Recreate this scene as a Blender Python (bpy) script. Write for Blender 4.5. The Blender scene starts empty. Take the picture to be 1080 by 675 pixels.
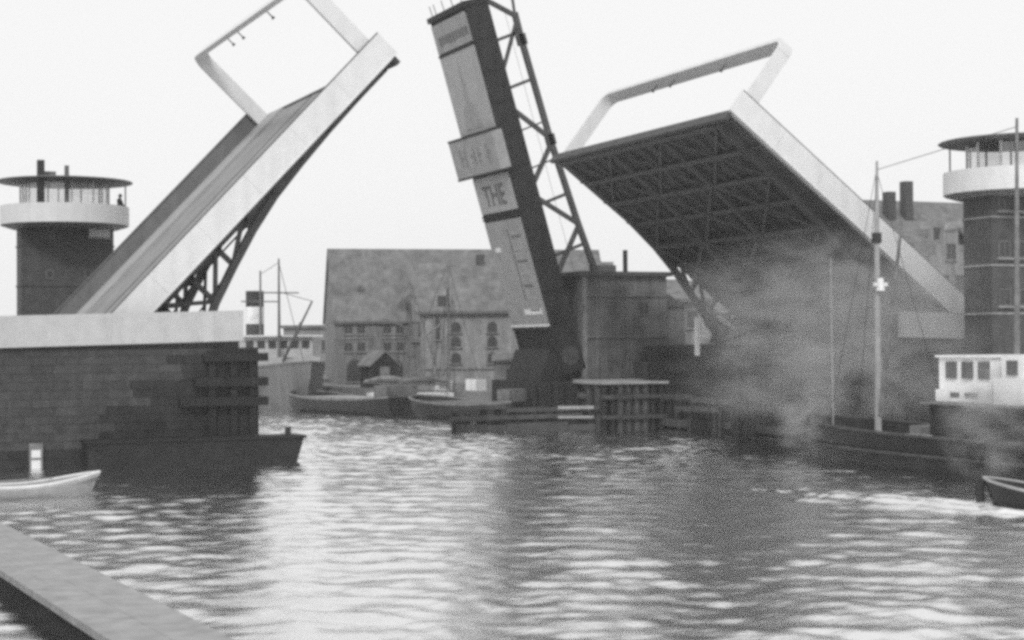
import bpy, bmesh, math, random
import numpy as np
from mathutils import Vector, Matrix
random.seed(7)
rng = np.random.default_rng(5)
SC = bpy.context.scene
COL = SC.collection

# ------------------------------------------------------------------ camera, sky, sun, exposure
cd = bpy.data.cameras.new('camera'); cam = bpy.data.objects.new('camera', cd); COL.objects.link(cam)
cd.sensor_width = 36; cd.lens = 60.0; cd.clip_end = 20000; cd.clip_start = .1
YAW, PIT, ROL = .4045, .01546, -.00733
fw = Vector((math.sin(YAW)*math.cos(PIT), math.cos(YAW)*math.cos(PIT), math.sin(PIT)))
rt = Vector((math.cos(YAW), -math.sin(YAW), 0)); up = rt.cross(fw)
r2 = rt*math.cos(ROL)+up*math.sin(ROL); u2 = -rt*math.sin(ROL)+up*math.cos(ROL)
M = Matrix((r2, u2, -fw)).transposed().to_4x4(); M.translation = Vector((-15.31, -70.22, 4.608))
cam.matrix_world = M
SC.camera = cam

SUN_EL, SUN_AZ = math.radians(42), math.radians(215)       # azimuth clockwise from +Y: behind and left of the camera
W = bpy.data.worlds.new('World'); SC.world = W; W.use_nodes = True
nt = W.node_tree; nt.nodes.clear()
sky = nt.nodes.new('ShaderNodeTexSky'); sky.sky_type = 'NISHITA'; sky.sun_disc = False
sky.sun_elevation = SUN_EL; sky.sun_rotation = SUN_AZ; sky.dust_density = 4; sky.air_density = 1.5
bw = nt.nodes.new('ShaderNodeRGBToBW'); nt.links.new(sky.outputs[0], bw.inputs[0])
mx = nt.nodes.new('ShaderNodeMix'); mx.data_type = 'FLOAT'; mx.inputs[0].default_value = .8     # overcast: even cloud over the clear sky
nt.links.new(bw.outputs[0], mx.inputs[2]); mx.inputs[3].default_value = 8.6
bg = nt.nodes.new('ShaderNodeBackground'); bg.inputs[1].default_value = .1
nt.links.new(mx.outputs[0], bg.inputs[0])
wo = nt.nodes.new('ShaderNodeOutputWorld'); nt.links.new(bg.outputs[0], wo.inputs[0])

sd = bpy.data.lights.new('sun', 'SUN'); sd.energy = 1.5; sd.angle = math.radians(12); sd.color = (1, 1, 1)
sun = bpy.data.objects.new('sun', sd); COL.objects.link(sun)
to_sun = Vector((math.sin(SUN_AZ)*math.cos(SUN_EL), math.cos(SUN_AZ)*math.cos(SUN_EL), math.sin(SUN_EL)))
sun.rotation_euler = to_sun.to_track_quat('Z', 'Y').to_euler()

SC.view_settings.view_transform = 'Standard'; SC.view_settings.look = 'None'
SC.view_settings.exposure = .3; SC.view_settings.gamma = 1
SC.render.engine = 'CYCLES'
SC.cycles.use_denoising = False
SC.cycles.max_bounces = 6; SC.cycles.volume_bounces = 1; SC.cycles.transparent_max_bounces = 16
SC.cycles.pixel_filter_type = 'BLACKMAN_HARRIS'; SC.cycles.filter_width = 3.5

# ------------------------------------------------------------------ materials
MATS = {}
def mat(name, v, rough=.7, var=.25, scale=1.2, bump=0., streak=0., metal=0., bscale=6.):
    m = bpy.data.materials.new(name); m.use_nodes = True; t = m.node_tree; b = t.nodes['Principled BSDF']
    b.inputs['Roughness'].default_value = rough; b.inputs['Metallic'].default_value = metal
    tc = t.nodes.new('ShaderNodeTexCoord'); geo = t.nodes.new('ShaderNodeNewGeometry')
    n = t.nodes.new('ShaderNodeTexNoise'); n.inputs['Scale'].default_value = scale; n.inputs['Detail'].default_value = 6
    n.inputs['Roughness'].default_value = .65
    t.links.new(geo.outputs['Position'], n.inputs['Vector'])
    r = t.nodes.new('ShaderNodeMapRange'); r.inputs[1].default_value = .3; r.inputs[2].default_value = .7
    r.inputs[3].default_value = v*(1-var); r.inputs[4].default_value = v*(1+var)
    t.links.new(n.outputs[0], r.inputs[0]); out = r.outputs[0]
    if streak:
        mp = t.nodes.new('ShaderNodeMapping'); mp.inputs['Scale'].default_value = (2.2, 2.2, .16)
        t.links.new(geo.outputs['Position'], mp.inputs[0])
        n2 = t.nodes.new('ShaderNodeTexNoise'); n2.inputs['Scale'].default_value = 1.; n2.inputs['Detail'].default_value = 5
        t.links.new(mp.outputs[0], n2.inputs['Vector'])
        r2_ = t.nodes.new('ShaderNodeMapRange'); r2_.inputs[1].default_value = .42; r2_.inputs[2].default_value = .72
        r2_.inputs[3].default_value = 1; r2_.inputs[4].default_value = 1-streak
        t.links.new(n2.outputs[0], r2_.inputs[0])
        mu = t.nodes.new('ShaderNodeMath'); mu.operation = 'MULTIPLY'
        t.links.new(out, mu.inputs[0]); t.links.new(r2_.outputs[0], mu.inputs[1]); out = mu.outputs[0]
    cc = t.nodes.new('ShaderNodeCombineColor')
    for i in range(3): t.links.new(out, cc.inputs[i])
    t.links.new(cc.outputs[0], b.inputs['Base Color'])
    if bump:
        n3 = t.nodes.new('ShaderNodeTexNoise'); n3.inputs['Scale'].default_value = bscale; n3.inputs['Detail'].default_value = 8
        t.links.new(geo.outputs['Position'], n3.inputs['Vector'])
        bp = t.nodes.new('ShaderNodeBump'); bp.inputs['Strength'].default_value = bump; bp.inputs['Distance'].default_value = .05
        t.links.new(n3.outputs[0], bp.inputs['Height']); t.links.new(bp.outputs[0], b.inputs['Normal'])
    if v < .035: b.inputs['Specular IOR Level'].default_value = .2
    MATS[name] = m; return m
mat('parapet_paint', .43, .7, .1, 2.2, .2, .1)
mat('white_paint', .62, .5, .05, 1.6, .15, .1)
mat('off_white', .7, .6, .1, 1.2, .1, .15)
mat('stone', .046, .9, .35, 2.5, .6, .2)
mat('stone_light', .052, .9, .35, 2.5, .6, .2)
mat('stone_dark', .042, .9, .35, 2.5, .6, .2)
mat('stone_darkest', .03, .8, .35, 1.6, .4, .2)
mat('stone_core', .05, .9, .3, 1.6)
mat('timber_tar', .018, .6, .4, 2, .5)
mat('timber_dark', .05, .8, .4, 2, .5, .3)
mat('timber_grey', .16, .8, .4, 2, .5, .3)
mat('timber_pale', .3, .8, .2, 2, .3, .2)
mat('steel_dark', .05, .6, .35, 1.4, .2, .3)
mat('steel_mid', .06, .6, .3, 1.4, .2, .2)
mat('steel_grey', .10, .6, .3, 1.4, .2, .2)
mat('roadway', .22, .8, .2, .7, .3)
mat('railing_grey', .13, .6, .15, 1.2, .1, .2)
mat('brick', .06, .85, .3, 2.5, .6, .15, 0, 14.)
mat('brick_pale', .19, .9, .35, 1.1, .4, .35)
mat('plaster', .24, .9, .3, 1.0, .3, .35)
mat('roof_tile', .145, .85, .38, .9, .6, .3)
mat('copper_roof', .15, .6, .25, 1, .1, .2)
mat('board_dark', .024, .8, .3, 1.2, .3, .3)
mat('board_grey', .115, .85, .4, 1.0, .4, .4)
mat('pane_dull', .04, .4, .3, 1)
mat('poster', .27, .7, .16, 1.1, .05, .15)
mat('poster_dark', .09, .7, .2, 1.1, .05)
mat('poster_worn', .16, .7, .2, 1.1, .05)
mat('poster_light', .32, .7, .1, 1.1, .05)
mat('ground', .16, .9, .3, .4, .3)
mat('hull_black', .025, .4, .4, 1.2, .1, .2)
mat('hull_grey', .13, .6, .15, .5, .1, .25)
mat('iron', .03, .6, .3, 2)
mat('cloth_dark', .03, .9, .3, 5)
mat('skin', .35, .6, .1, 5)
mat('wood_varnish', .3, .5, .2, 3)
mat('concrete', .30, .85, .14, .8, .3)
g = mat('glass', .02, .05, .1, 1)
def clear_glass():
    m = bpy.data.materials.new('clear_glass'); m.use_nodes = True; t = m.node_tree; t.nodes.clear()
    o = t.nodes.new('ShaderNodeOutputMaterial'); mix = t.nodes.new('ShaderNodeMixShader')
    tr = t.nodes.new('ShaderNodeBsdfTransparent'); gl = t.nodes.new('ShaderNodeBsdfGlossy'); gl.inputs['Roughness'].default_value = .03
    tr.inputs[0].default_value = (.94, .94, .94, 1); mix.inputs[0].default_value = .1
    t.links.new(tr.outputs[0], mix.inputs[1]); t.links.new(gl.outputs[0], mix.inputs[2]); t.links.new(mix.outputs[0], o.inputs[0])
    MATS['clear_glass'] = m
clear_glass()

# ------------------------------------------------------------------ mesh helpers
class MB:
    def __init__(s): s.v = []; s.f = []; s.sm = []
    def add(s, vs, fs, smooth=False):
        o = len(s.v); s.v += [tuple(v) for v in vs]; s.f += [tuple(i+o for i in f) for f in fs]; s.sm += [smooth]*len(fs)
        return s
    def box(s, x0, x1, y0, y1, z0, z1):
        return s.hexa([(x0,y0,z0),(x1,y0,z0),(x1,y1,z0),(x0,y1,z0),(x0,y0,z1),(x1,y0,z1),(x1,y1,z1),(x0,y1,z1)])
    def hexa(s, p):
        return s.add(p, [(0,3,2,1),(4,5,6,7),(0,1,5,4),(1,2,6,5),(2,3,7,6),(3,0,4,7)])
    def prism(s, poly, d):                                        # poly: planar 3D points, d: extrusion vector
        n = len(poly); d = Vector(d); a = [Vector(p) for p in poly]; b = [p+d for p in a]
        return s.add(a+b, [tuple(range(n))[::-1], tuple(range(n, 2*n))]+[(i, (i+1) % n, n+(i+1) % n, n+i) for i in range(n)])
    def bar(s, a, b, w, h=None, upv=(0, 1, 0)):                   # rectangular bar from a to b
        h = h or w; a = Vector(a); b = Vector(b); d = (b-a).normalized(); upv = Vector(upv)
        if abs(d.dot(upv)) > .98: upv = Vector((1, 0, 0))
        sx = d.cross(upv).normalized()*w/2; sy = sx.cross(d).normalized()*h/2
        return s.hexa([a-sx-sy, a+sx-sy, a+sx+sy, a-sx+sy, b-sx-sy, b+sx-sy, b+sx+sy, b-sx+sy])
    def tube(s, pts, rad, n=8, cap=True):
        pts = [Vector(p) for p in pts]; rad = rad if isinstance(rad, (list, tuple)) else [rad]*len(pts); vs = []
        for i, p in enumerate(pts):
            d = (pts[min(i+1, len(pts)-1)]-pts[max(i-1, 0)]).normalized(); a = Vector((0, 0, 1)) if abs(d.z) < .9 else Vector((1, 0, 0))
            e = d.cross(a).normalized(); f = d.cross(e)
            vs += [p+(e*math.cos(k*2*math.pi/n)+f*math.sin(k*2*math.pi/n))*rad[i] for k in range(n)]
        fs = [(i*n+k, i*n+(k+1) % n, (i+1)*n+(k+1) % n, (i+1)*n+k) for i in range(len(pts)-1) for k in range(n)]
        s.add(vs, fs, True)
        if cap: s.add(vs[:n], [tuple(range(n))[::-1]]); s.add(vs[-n:], [tuple(range(n))])
        return s
    def lathe(s, prof, c=(0, 0, 0), n=48, a0=0, a1=2*math.pi, smooth=True):   # prof: (r,z) list
        full = abs(a1-a0-2*math.pi) < 1e-6; m = n if full else n+1; vs = []
        for k in range(m):
            a = a0+(a1-a0)*k/n
            vs += [(c[0]+r*math.cos(a), c[1]+r*math.sin(a), c[2]+z) for r, z in prof]
        q = len(prof)
        fs = [(k*q+i, ((k+1) % m)*q+i, ((k+1) % m)*q+i+1, k*q+i+1) for k in range(n) for i in range(q-1)]
        return s.add(vs, fs, smooth)
    def mesh(s, name, material):
        me = bpy.data.meshes.new(name); me.from_pydata(s.v, [], s.f)
        me.polygons.foreach_set('use_smooth', s.sm); me.materials.append(MATS[material]); me.update()
        bm = bmesh.new(); bm.from_mesh(me); bmesh.ops.recalc_face_normals(bm, faces=bm.faces); bm.to_mesh(me); bm.free()
        if any(s.sm): me.set_sharp_from_angle(angle=math.radians(38))
        return me
    def build(s, name, material, parent=None, at=None):
        o = bpy.data.objects.new(name, None if 0 else s.mesh(name, material)); COL.objects.link(o)
        if parent is not None:
            o.parent = parent
        if at is not None: o.location = at
        return o
def tag(o, label=None, cat=None, group=None, kind=None):
    if label: o['label'] = label
    if cat: o['category'] = cat
    if group: o['group'] = group
    if kind: o['kind'] = kind
    return o
def thing(name, loc, label, cat, rz=0, group=None):
    o = bpy.data.objects.new(name, None); COL.objects.link(o); o.location = loc; o.rotation_euler = (0, 0, rz)
    return tag(o, label, cat, group)
class Part(MB):
    """vertices given in world space, stored relative to the root's location"""
    def build(s, name, material, root, parent=None):
        l = root.location; s.v = [(x-l[0], y-l[1], z-l[2]) for x, y, z in s.v]
        return MB.build(s, name, material, parent or root)

# ------------------------------------------------------------------ water and ground
def axis(lo, hi, step, far_lo, far_hi):
    a = list(np.arange(lo, hi+1e-6, step)); d = step; x = hi
    while x < far_hi: d *= 1.25; x += d; a.append(x)
    d = step; x = lo; b = []
    while x > far_lo: d *= 1.25; x -= d; b.append(x)
    return np.array(b[::-1]+a)
def make_water():
    xs = axis(-24, 42, .16, -4000, 4000); ys = axis(-62, 50, .16, -600, 6000)
    X, Y = np.meshgrid(xs, ys); Z = np.zeros_like(X)
    fade = np.clip(1-np.maximum(np.maximum(-30-X, X-60), np.maximum(-66-Y, Y-70))/20, 0, 1)
    for k in range(110):
        lam = .42*(2.1/.42)**rng.random()
        th = YAW+math.pi*.5*0+rng.normal(0, .8)
        kx, ky = math.sin(th)*2*math.pi/lam, math.cos(th)*2*math.pi/lam
        amp = .0030*lam**.75*(.5+rng.random())
        Z += amp*np.sin(kx*X+ky*Y+rng.random()*6.28)
    for k in range(14):
        lam = 2.5+4.5*rng.random(); th = YAW+rng.normal(0, .9)
        Z += .006*(.4+rng.random())*np.sin((math.sin(th)*X+math.cos(th)*Y)*2*math.pi/lam+rng.random()*6.28)
    patch = .75+.3*np.sin(X*.11+1.3+.6*np.sin(Y*.07))*np.sin(Y*.09+.4*np.sin(X*.13))
    lee = 1/(1+np.exp(-(Y+28+.25*np.sin(X*.4)*3)/5)); patch *= .62+.38*lee       # calmer in the lee of the near quay
    Z *= fade*patch
    # wake of the launch leaving on the right: two trains of low crests
    foam = np.zeros_like(X)
    for (ax, ay, bx, by, wd, a) in ((12.4, -20.5, 15.6, -32.2, .5, .10), (13.6, -18.5, 16.2, -31.2, .6, .08), (11.0, -23.0, 14.6, -33.0, .7, .07)):
        L = math.hypot(bx-ax, by-ay); ux, uy = (bx-ax)/L, (by-ay)/L
        t = (X-ax)*ux+(Y-ay)*uy; d = (X-ax)*uy-(Y-ay)*ux
        env = np.clip(t/4, 0, 1)*np.clip((L+1.5-t)/1.5, 0, 1)
        Z += a*env*np.exp(-(d/wd)**2)*np.cos(d/wd*2.2)
        foam = np.maximum(foam, env*np.exp(-(d/(wd*.75))**2)*np.clip(t/L, 0, 1)**1.2*.75)
    e = np.exp(-(((X-15.2)/1.3)**2+((Y+33.0)/1.6)**2)); foam = np.maximum(foam, e)
    ny, nx = X.shape
    co = np.stack([X, Y, Z], -1).reshape(-1, 3).astype(np.float32)
    i = np.arange(ny*nx).reshape(ny, nx)
    q = np.stack([i[:-1, :-1], i[:-1, 1:], i[1:, 1:], i[1:, :-1]], -1).reshape(-1)
    me = bpy.data.meshes.new('water'); nq = len(q)//4
    me.vertices.add(len(co)); me.vertices.foreach_set('co', co.ravel())
    me.loops.add(len(q)); me.loops.foreach_set('vertex_index', q.astype(np.int32))
    me.polygons.add(nq); me.polygons.foreach_set('loop_start', np.arange(0, len(q), 4, dtype=np.int32))
    me.polygons.foreach_set('use_smooth', np.ones(nq, bool)); me.update()
    at = me.attributes.new('foam', 'FLOAT', 'POINT'); at.data.foreach_set('value', foam.ravel().astype(np.float32))
    m = bpy.data.materials.new('water'); m.use_nodes = True; t = m.node_tree; b = t.nodes['Principled BSDF']
    b.inputs['Base Color'].default_value = (.035, .035, .035, 1); b.inputs['Roughness'].default_value = .06; b.inputs['IOR'].default_value = 1.4
    b.inputs['Coat Weight'].default_value = .85; b.inputs['Coat IOR'].default_value = 1.7; b.inputs['Coat Roughness'].default_value = .07   # coat layer added to brighten the water's reflections
    geo = t.nodes.new('ShaderNodeNewGeometry'); mp = t.nodes.new('ShaderNodeMapping'); mp.inputs['Rotation'].default_value = (0, 0, YAW)
    mp.inputs['Scale'].default_value = (.7, 1.5, 1)
    n = t.nodes.new('ShaderNodeTexNoise'); n.inputs['Scale'].default_value = 2.6; n.inputs['Detail'].default_value = 7; n.inputs['Roughness'].default_value = .6
    t.links.new(geo.outputs['Position'], mp.inputs[0]); t.links.new(mp.outputs[0], n.inputs['Vector'])
    bp = t.nodes.new('ShaderNodeBump'); bp.inputs['Strength'].default_value = .3; bp.inputs['Distance'].default_value = .05
    t.links.new(n.outputs[0], bp.inputs['Height']); t.links.new(bp.outputs[0], b.inputs['Normal']); t.links.new(bp.outputs[0], b.inputs['Coat Normal'])
    a = t.nodes.new('ShaderNodeAttribute'); a.attribute_name = 'foam'
    n2 = t.nodes.new('ShaderNodeTexNoise'); n2.inputs['Scale'].default_value = 2.5; n2.inputs['Detail'].default_value = 6; n2.inputs['Roughness'].default_value = .7
    t.links.new(mp.outputs[0], n2.inputs['Vector'])
    ad = t.nodes.new('ShaderNodeMath'); ad.operation = 'ADD'; t.links.new(n2.outputs[0], ad.inputs[0]); t.links.new(a.outputs['Fac'], ad.inputs[1])
    mr = t.nodes.new('ShaderNodeMapRange'); mr.inputs[1].default_value = 1.0; mr.inputs[2].default_value = 1.4
    t.links.new(ad.outputs[0], mr.inputs[0])
    fo = t.nodes.new('ShaderNodeBsdfDiffuse'); fo.inputs[0].default_value = (.75, .75, .75, 1)
    gs = t.nodes.new('ShaderNodeBsdfGlossy'); gs.inputs['Color'].default_value = (.98, .98, .98, 1); gs.inputs['Roughness'].default_value = .13
    t.links.new(bp.outputs[0], gs.inputs['Normal'])
    mg = t.nodes.new('ShaderNodeMixShader'); mg.inputs[0].default_value = .86
    t.links.new(b.outputs[0], mg.inputs[1]); t.links.new(gs.outputs[0], mg.inputs[2])
    mi = t.nodes.new('ShaderNodeMixShader'); t.links.new(mr.outputs[0], mi.inputs[0]); t.links.new(mg.outputs[0], mi.inputs[1]); t.links.new(fo.outputs[0], mi.inputs[2])
    t.links.new(mi.outputs[0], t.nodes['Material Output'].inputs[0])
    me.materials.append(m)
    o = bpy.data.objects.new('water', me); COL.objects.link(o); tag(o, kind='structure')
make_water()
def land(name, poly, z0, z1, m):
    o = MB().prism([(x, y, z0) for x, y in poly], (0, 0, z1-z0)).build(name, m); return tag(o, kind='structure')
land('quay', [(25.8, 62), (26.4, 55), (29.5, 43), (31.5, 33.5), (4000, 33.5), (4000, 5000), (60, 5000), (26, 110)], -3, 1.45, 'ground')
land('quay_roadway', [(43, -3.5), (4000, -3.5), (4000, 33.0), (43, 33.0)], -3, 4.72, 'ground')
land('quay_edge', [(-400, -600), (-14.6, -600), (-14.6, -1.6), (-25, -1.4), (-25, 60), (-400, 60)], -3, 2.9, 'ground')

# ------------------------------------------------------------------ bridge piers
def pier_parapet_z(x): return 4.69+(x+7.46)*.024
def bridge_pier(side):
    """side=+1: left pier (channel to the right); -1: right pier, mirrored about the channel"""
    X = (lambda x: x) if side > 0 else (lambda x: 37-x)
    if side > 0:
        r = thing('bridge_pier', (-6, -1, 0), 'large stone bridge pier with white parapet and tarred fender timbers, beside the rowing boat', 'bridge pier')
    else:
        r = thing('bridge_pier', (43, -1, 0), 'stone bridge pier with short white parapet behind the tug, under the right leaf', 'bridge pier')
    def bx(p, x0, x1, *a):
        a0, a1 = sorted((X(x0), X(x1))); p.box(a0, a1, *a); return p
    bx(bx(bx(Part(), -25, 2.72, -.998, 30, -3, 3.57), -25, -4.6, -.44, 30, 3.575, 4.6), -4.59, 2.0, 21.6, 30, 3.575, 4.6).build('core', 'stone_core', r)
    # wing walls beside the leaf pit
    bx(Part(), -25 if side > 0 else -4.6, 2.05, -.998, -.45, 3.58, 5.5).build('wing_wall', 'stone_core', r)
    bx(Part(), 2.06, 2.81, -1.12, 20.8, 4.52, 4.64).build('ledge', 'stone_darkest', r)
    # parapet panels, rising slightly towards the channel
    edges = [-25, -19.5, -14, -8.6, -3.2, .95, 2.16] if side > 0 else [-4.5, -.4, 2.16]
    for a, b in zip(edges[:-1], edges[1:]):
        a += .006; za, zb = pier_parapet_z(a), pier_parapet_z(b)
        p = [(X(a), -1.36, za), (X(b), -1.36, zb), (X(b), -1.0, zb), (X(a), -1.0, za)]
        q = [(x, y, z+1.25) for x, y, z in p]
        Part().hexa(p+q).build('parapet_panel', 'parapet_paint', r)
    # stone courses, near face and channel face
    zs = [-.6]+[-.02+.335*i for i in range(15)]
    for ci in range(len(zs)-1):
        z0, z1 = zs[ci], min(zs[ci+1], 4.62)
        x = -9.5 if side > 0 else -5.2; x += .45*(ci % 2)
        while x < 2.8:
            w = random.uniform(.75, 1.15); x1 = min(x+w, 2.82)
            if 2.82-x1 < .5: x1 = 2.82
            j = random.uniform(0, .025)
            # darkest stones step up towards the channel corner; lowest courses are wet
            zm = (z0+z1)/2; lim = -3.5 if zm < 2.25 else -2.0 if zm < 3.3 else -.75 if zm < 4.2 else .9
            m = 'stone_darkest' if ((x+x1)/2 > lim or z1 < .7) else random.choice(('stone', 'stone', 'stone_light', 'stone_dark'))
            top = min(z1, pier_parapet_z(x)-.02)
            a0, a1 = sorted((X(x+.005), X(x1-.005)))
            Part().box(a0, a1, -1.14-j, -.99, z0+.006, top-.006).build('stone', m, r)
            x = x1
        y = -1.1
        while y < 24:
            if ci % 2: break
            w = random.uniform(1.4, 2.0); j = random.uniform(0, .02)
            a0, a1 = sorted((X(2.7), X(2.83+j)))
            Part().box(a0, a1, y+.008, min(y+w, 24)-.008, z0+.008, min(z0+.67, 4.5)-.008).build('stone', 'stone_darkest', r); y += w
    # fender timbers round the channel corner
    for z0, z1, xs in ((4.08, 4.42, .5), (3.06, 3.42, .1), (2.26, 2.62, -.5)):
        a0, a1 = sorted((X(xs), X(3.16)))
        Part().box(a0, a1, -1.5, -1.19, z0, z1).build('fender_timber', 'timber_tar', r)
        a0, a1 = sorted((X(2.86), X(3.17)))
        Part().box(a0, a1, -1.19, 22, z0+.004, z1-.004).build('fender_timber', 'timber_tar', r)
    for xx in (.7, 1.6, 2.4):
        a0, a1 = sorted((X(xx), X(xx+.3)))
        Part().box(a0, a1, -1.34, -1.17, -.8, 4.5).build('fender_post', 'timber_tar', r)
    return r
pL = bridge_pier(1); pR = bridge_pier(-1)
# a floating fender pontoon along the left pier
r = thing('fender_pontoon', (-1, -2.2, 0), 'long black floating timber fender with slanted end and bollard, along the foot of left pier', 'fender')
Part().prism([(-4.4, -2.9, -.4), (3.85, -2.9, -.4), (4.25, -2.9, .95), (-4.4, -2.9, .95)], (0, 1.45, 0)).build('body', 'timber_tar', r)
Part().box(-4.5, 4.36, -2.98, -1.42, .955, 1.06).build('deck_plank', 'timber_tar', r)
Part().tube([(3.75, -2.3, 1.05), (3.75, -2.3, 1.38)], .13).build('bollard', 'iron', r)
Part().tube([(2.2, -2.96, .35), (2.2, -2.96, .36)], .01).build('ring_bolt', 'iron', r)
# tide gauge on the pier face
r = thing('tide_gauge', (-6.15, -1.3, -.3), 'dark board with stacked white squares on pier face behind rowing boat', 'tide gauge')
Part().box(-6.4, -5.88, -1.3, -1.19, -.8, .95).build('board', 'timber_grey', r)
for z in (-.42, -.02, .38):
    Part().box(-6.32, -5.97, -1.315, -1.298, z, z+.3).build('white_mark', 'off_white', r)

# ------------------------------------------------------------------ bascule leaves of the new bridge
LW, LL, ZP = 20.58, 13.71, 7.467
def chord_n(s):
    pts = [(-4.5, -4.2), (-2, -3.2), (.5, -2.0), (3.3, -1.16), (5.4, -.74), (8.4, -.47), (11, -.4), (13.3, -.38)]
    return float(np.interp(s, [p[0] for p in pts], [p[1] for p in pts]))
def leaf(side, ang, label):
    ca, sa = math.cos(ang), math.sin(ang)
    u = Vector((side*ca, 0, sa)); n = Vector((-side*sa, 0, ca)); P = Vector((0 if side > 0 else 37, 0, ZP))
    def w(s, y, h): return P+u*s+n*h+Vector((0, y, 0))
    base = w(-3.5, LW/2, -1)
    r = thing('bascule_leaf', base, label, 'bascule leaf')
    def blk(p, s0, s1, y0, y1, h0, h1):
        p.hexa([w(s0, y0, h0), w(s1, y0, h0), w(s1, y1, h0), w(s0, y1, h0), w(s0, y0, h1), w(s1, y0, h1), w(s1, y1, h1), w(s0, y1, h1)]); return p
    # outer fascia with solid parapet, near and far, in plates
    ed = [-3.6, -.8, 2.1, 5.0, 7.9, 10.8, LL]
    for a, b in zip(ed[:-1], ed[1:]):
        blk(Part(), a+.005, b-.004, -.02, .2, .0, 1.2).build('side_plate', 'white_paint', r)
        if b < LL: blk(Part(), a+.005, b-.004, LW-.2, LW+.02, .0, .95).build('side_plate', 'railing_grey', r)
        else: blk(Part(), a+.005, 13.1, LW-.2, LW+.02, .0, .95).build('side_plate', 'railing_grey', r)
    blk(Part(), -3.6, LL-.02, -.03, .1, 1.203, 1.25).build('hand_rail', 'steel_grey', r)
    blk(Part(), -3.6, 13.1, LW-.24, LW+.06, .95, 1.02).build('hand_rail', 'steel_grey', r)
    for sj in ed[1:-1]: blk(Part(), sj-.06, sj+.06, -.035, -.022, .03, 1.18).build('butt_strap', 'white_paint', r)
    blk(Part(), -3.6, LL-.03, -.05, -.023, .0, .07).build('edge_angle', 'off_white', r)
    # deck: roadway, two raised footways, tip beam
    blk(Part(), -3.6, 13.4, 3.2, LW-3.2, -.08, .06).build('roadway', 'roadway', r)
    blk(Part(), -3.6, 13.4, .21, 3.19, -.08, .2).build('footway', 'concrete', r)
    blk(Part(), -3.6, 13.4, LW-3.19, LW-.21, -.08, .2).build('footway', 'concrete', r)
    blk(Part(), 13.402, 13.62, .21, LW-.21, -.4, .12).build('tip_beam', 'steel_dark', r)
    blk(Part(), -3.6, 13.4, .22, LW-.22, -.1, -.081).build('buckle_plate', 'steel_dark', r)
    for yy in (8.6, 12.0):
        blk(Part(), -3.6, 13.38, yy, yy+.12, .062, .085).build('tram_rail', 'steel_dark', r)
    # main trusses
    ys = (1.5, 7.3, 13.2, 19.05)
    for ti, y in enumerate(ys):
        S = [-4.2, -2.8, -1.2, .5, 2.2, 3.9, 5.6, 7.5, 9.4, 11.3, 13.3]
        p = Part()
        for a, b in zip(S[:-1], S[1:]):
            p.hexa([w(a, y-.2, chord_n(a)), w(b, y-.2, chord_n(b)), w(b, y+.2, chord_n(b)), w(a, y+.2, chord_n(a)),
                    w(a, y-.2, chord_n(a)+.34), w(b, y-.2, chord_n(b)+.34), w(b, y+.2, chord_n(b)+.34), w(a, y+.2, chord_n(a)+.34)])
        p.build('bottom_chord', 'steel_dark', r)
        blk(Part(), -4.2, 13.3, y-.18, y+.18, -.4, -.09).build('top_chord', 'steel_dark', r)
        # solid web towards the tip
        p = Part(); W_ = [3.9, 5.6, 7.5, 9.4, 11.3, 13.3]
        p.prism([w(s, y-.04, chord_n(s)+.1) for s in W_]+[w(13.3, y-.04, -.2), w(3.9, y-.04, -.2)], (0, .08, 0)).build('web_plate', 'steel_dark', r)
        for a in (-2.8, -1.2, .5, 2.2, 3.9, 5.6):
            Part().bar(w(a, y, chord_n(a)+.15), w(a, y, -.2), .22, .2).build('post', 'steel_dark', r)
        for a, b in ((-2.8, -1.2), (-1.2, .5), (2.2, .5), (3.9, 2.2), (5.6, 3.9)):
            Part().bar(w(a, y, -.25), w(b, y, chord_n(b)+.2), .18, .16).build('diagonal', 'steel_dark', r)
    # cross beams and stringers under the deck
    for s in (-1.2, .5, 2.2, 3.9, 5.6, 7.5, 9.4, 11.3, 13.2):
        hb = -.62 if s < 7 else -.4
        p = Part().prism([w(s-.04, .22, -.085), w(s-.04, LW-.22, -.085), w(s-.04, LW-.22, -.16), w(s-.04, 19.0, hb), w(s-.04, 1.55, hb), w(s-.04, .22, -.16)], u*.08).build('cross_beam', 'steel_dark', r)
        blk(Part(), s-.15, s+.15, 1.7, 18.9, hb-.03, hb+.001).build('beam_flange', 'steel_mid', r, p)
    for y in (3.0, 4.4, 5.8, 8.8, 10.25, 11.7, 14.7, 16.1, 17.5):
        blk(Part(), -3.5, 13.39, y-.07, y+.07, -.3, -.101).build('stringer', 'steel_dark', r)
    # lateral bracing between the bottom chords
    S = [-1.2, 2.2, 5.6, 9.4, 13.2]
    for ya, yb in zip(ys[:-1], ys[1:]):
        for i, (a, b) in enumerate(zip(S[:-1], S[1:])):
            Part().bar(w(a, ya+.2, chord_n(a)+.06), w(b, yb-.2, chord_n(b)+.06), .15, .08, n).build('lateral_brace', 'steel_mid', r)
            Part().bar(w(a, yb-.2, chord_n(a)+.14), w(b, ya+.2, chord_n(b)+.14), .15, .08, n).build('lateral_brace', 'steel_mid', r)
    # portal over the tip
    H, rad, y0, y1 = 5.0, .7, .45, LW-.45; th = .24
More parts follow.
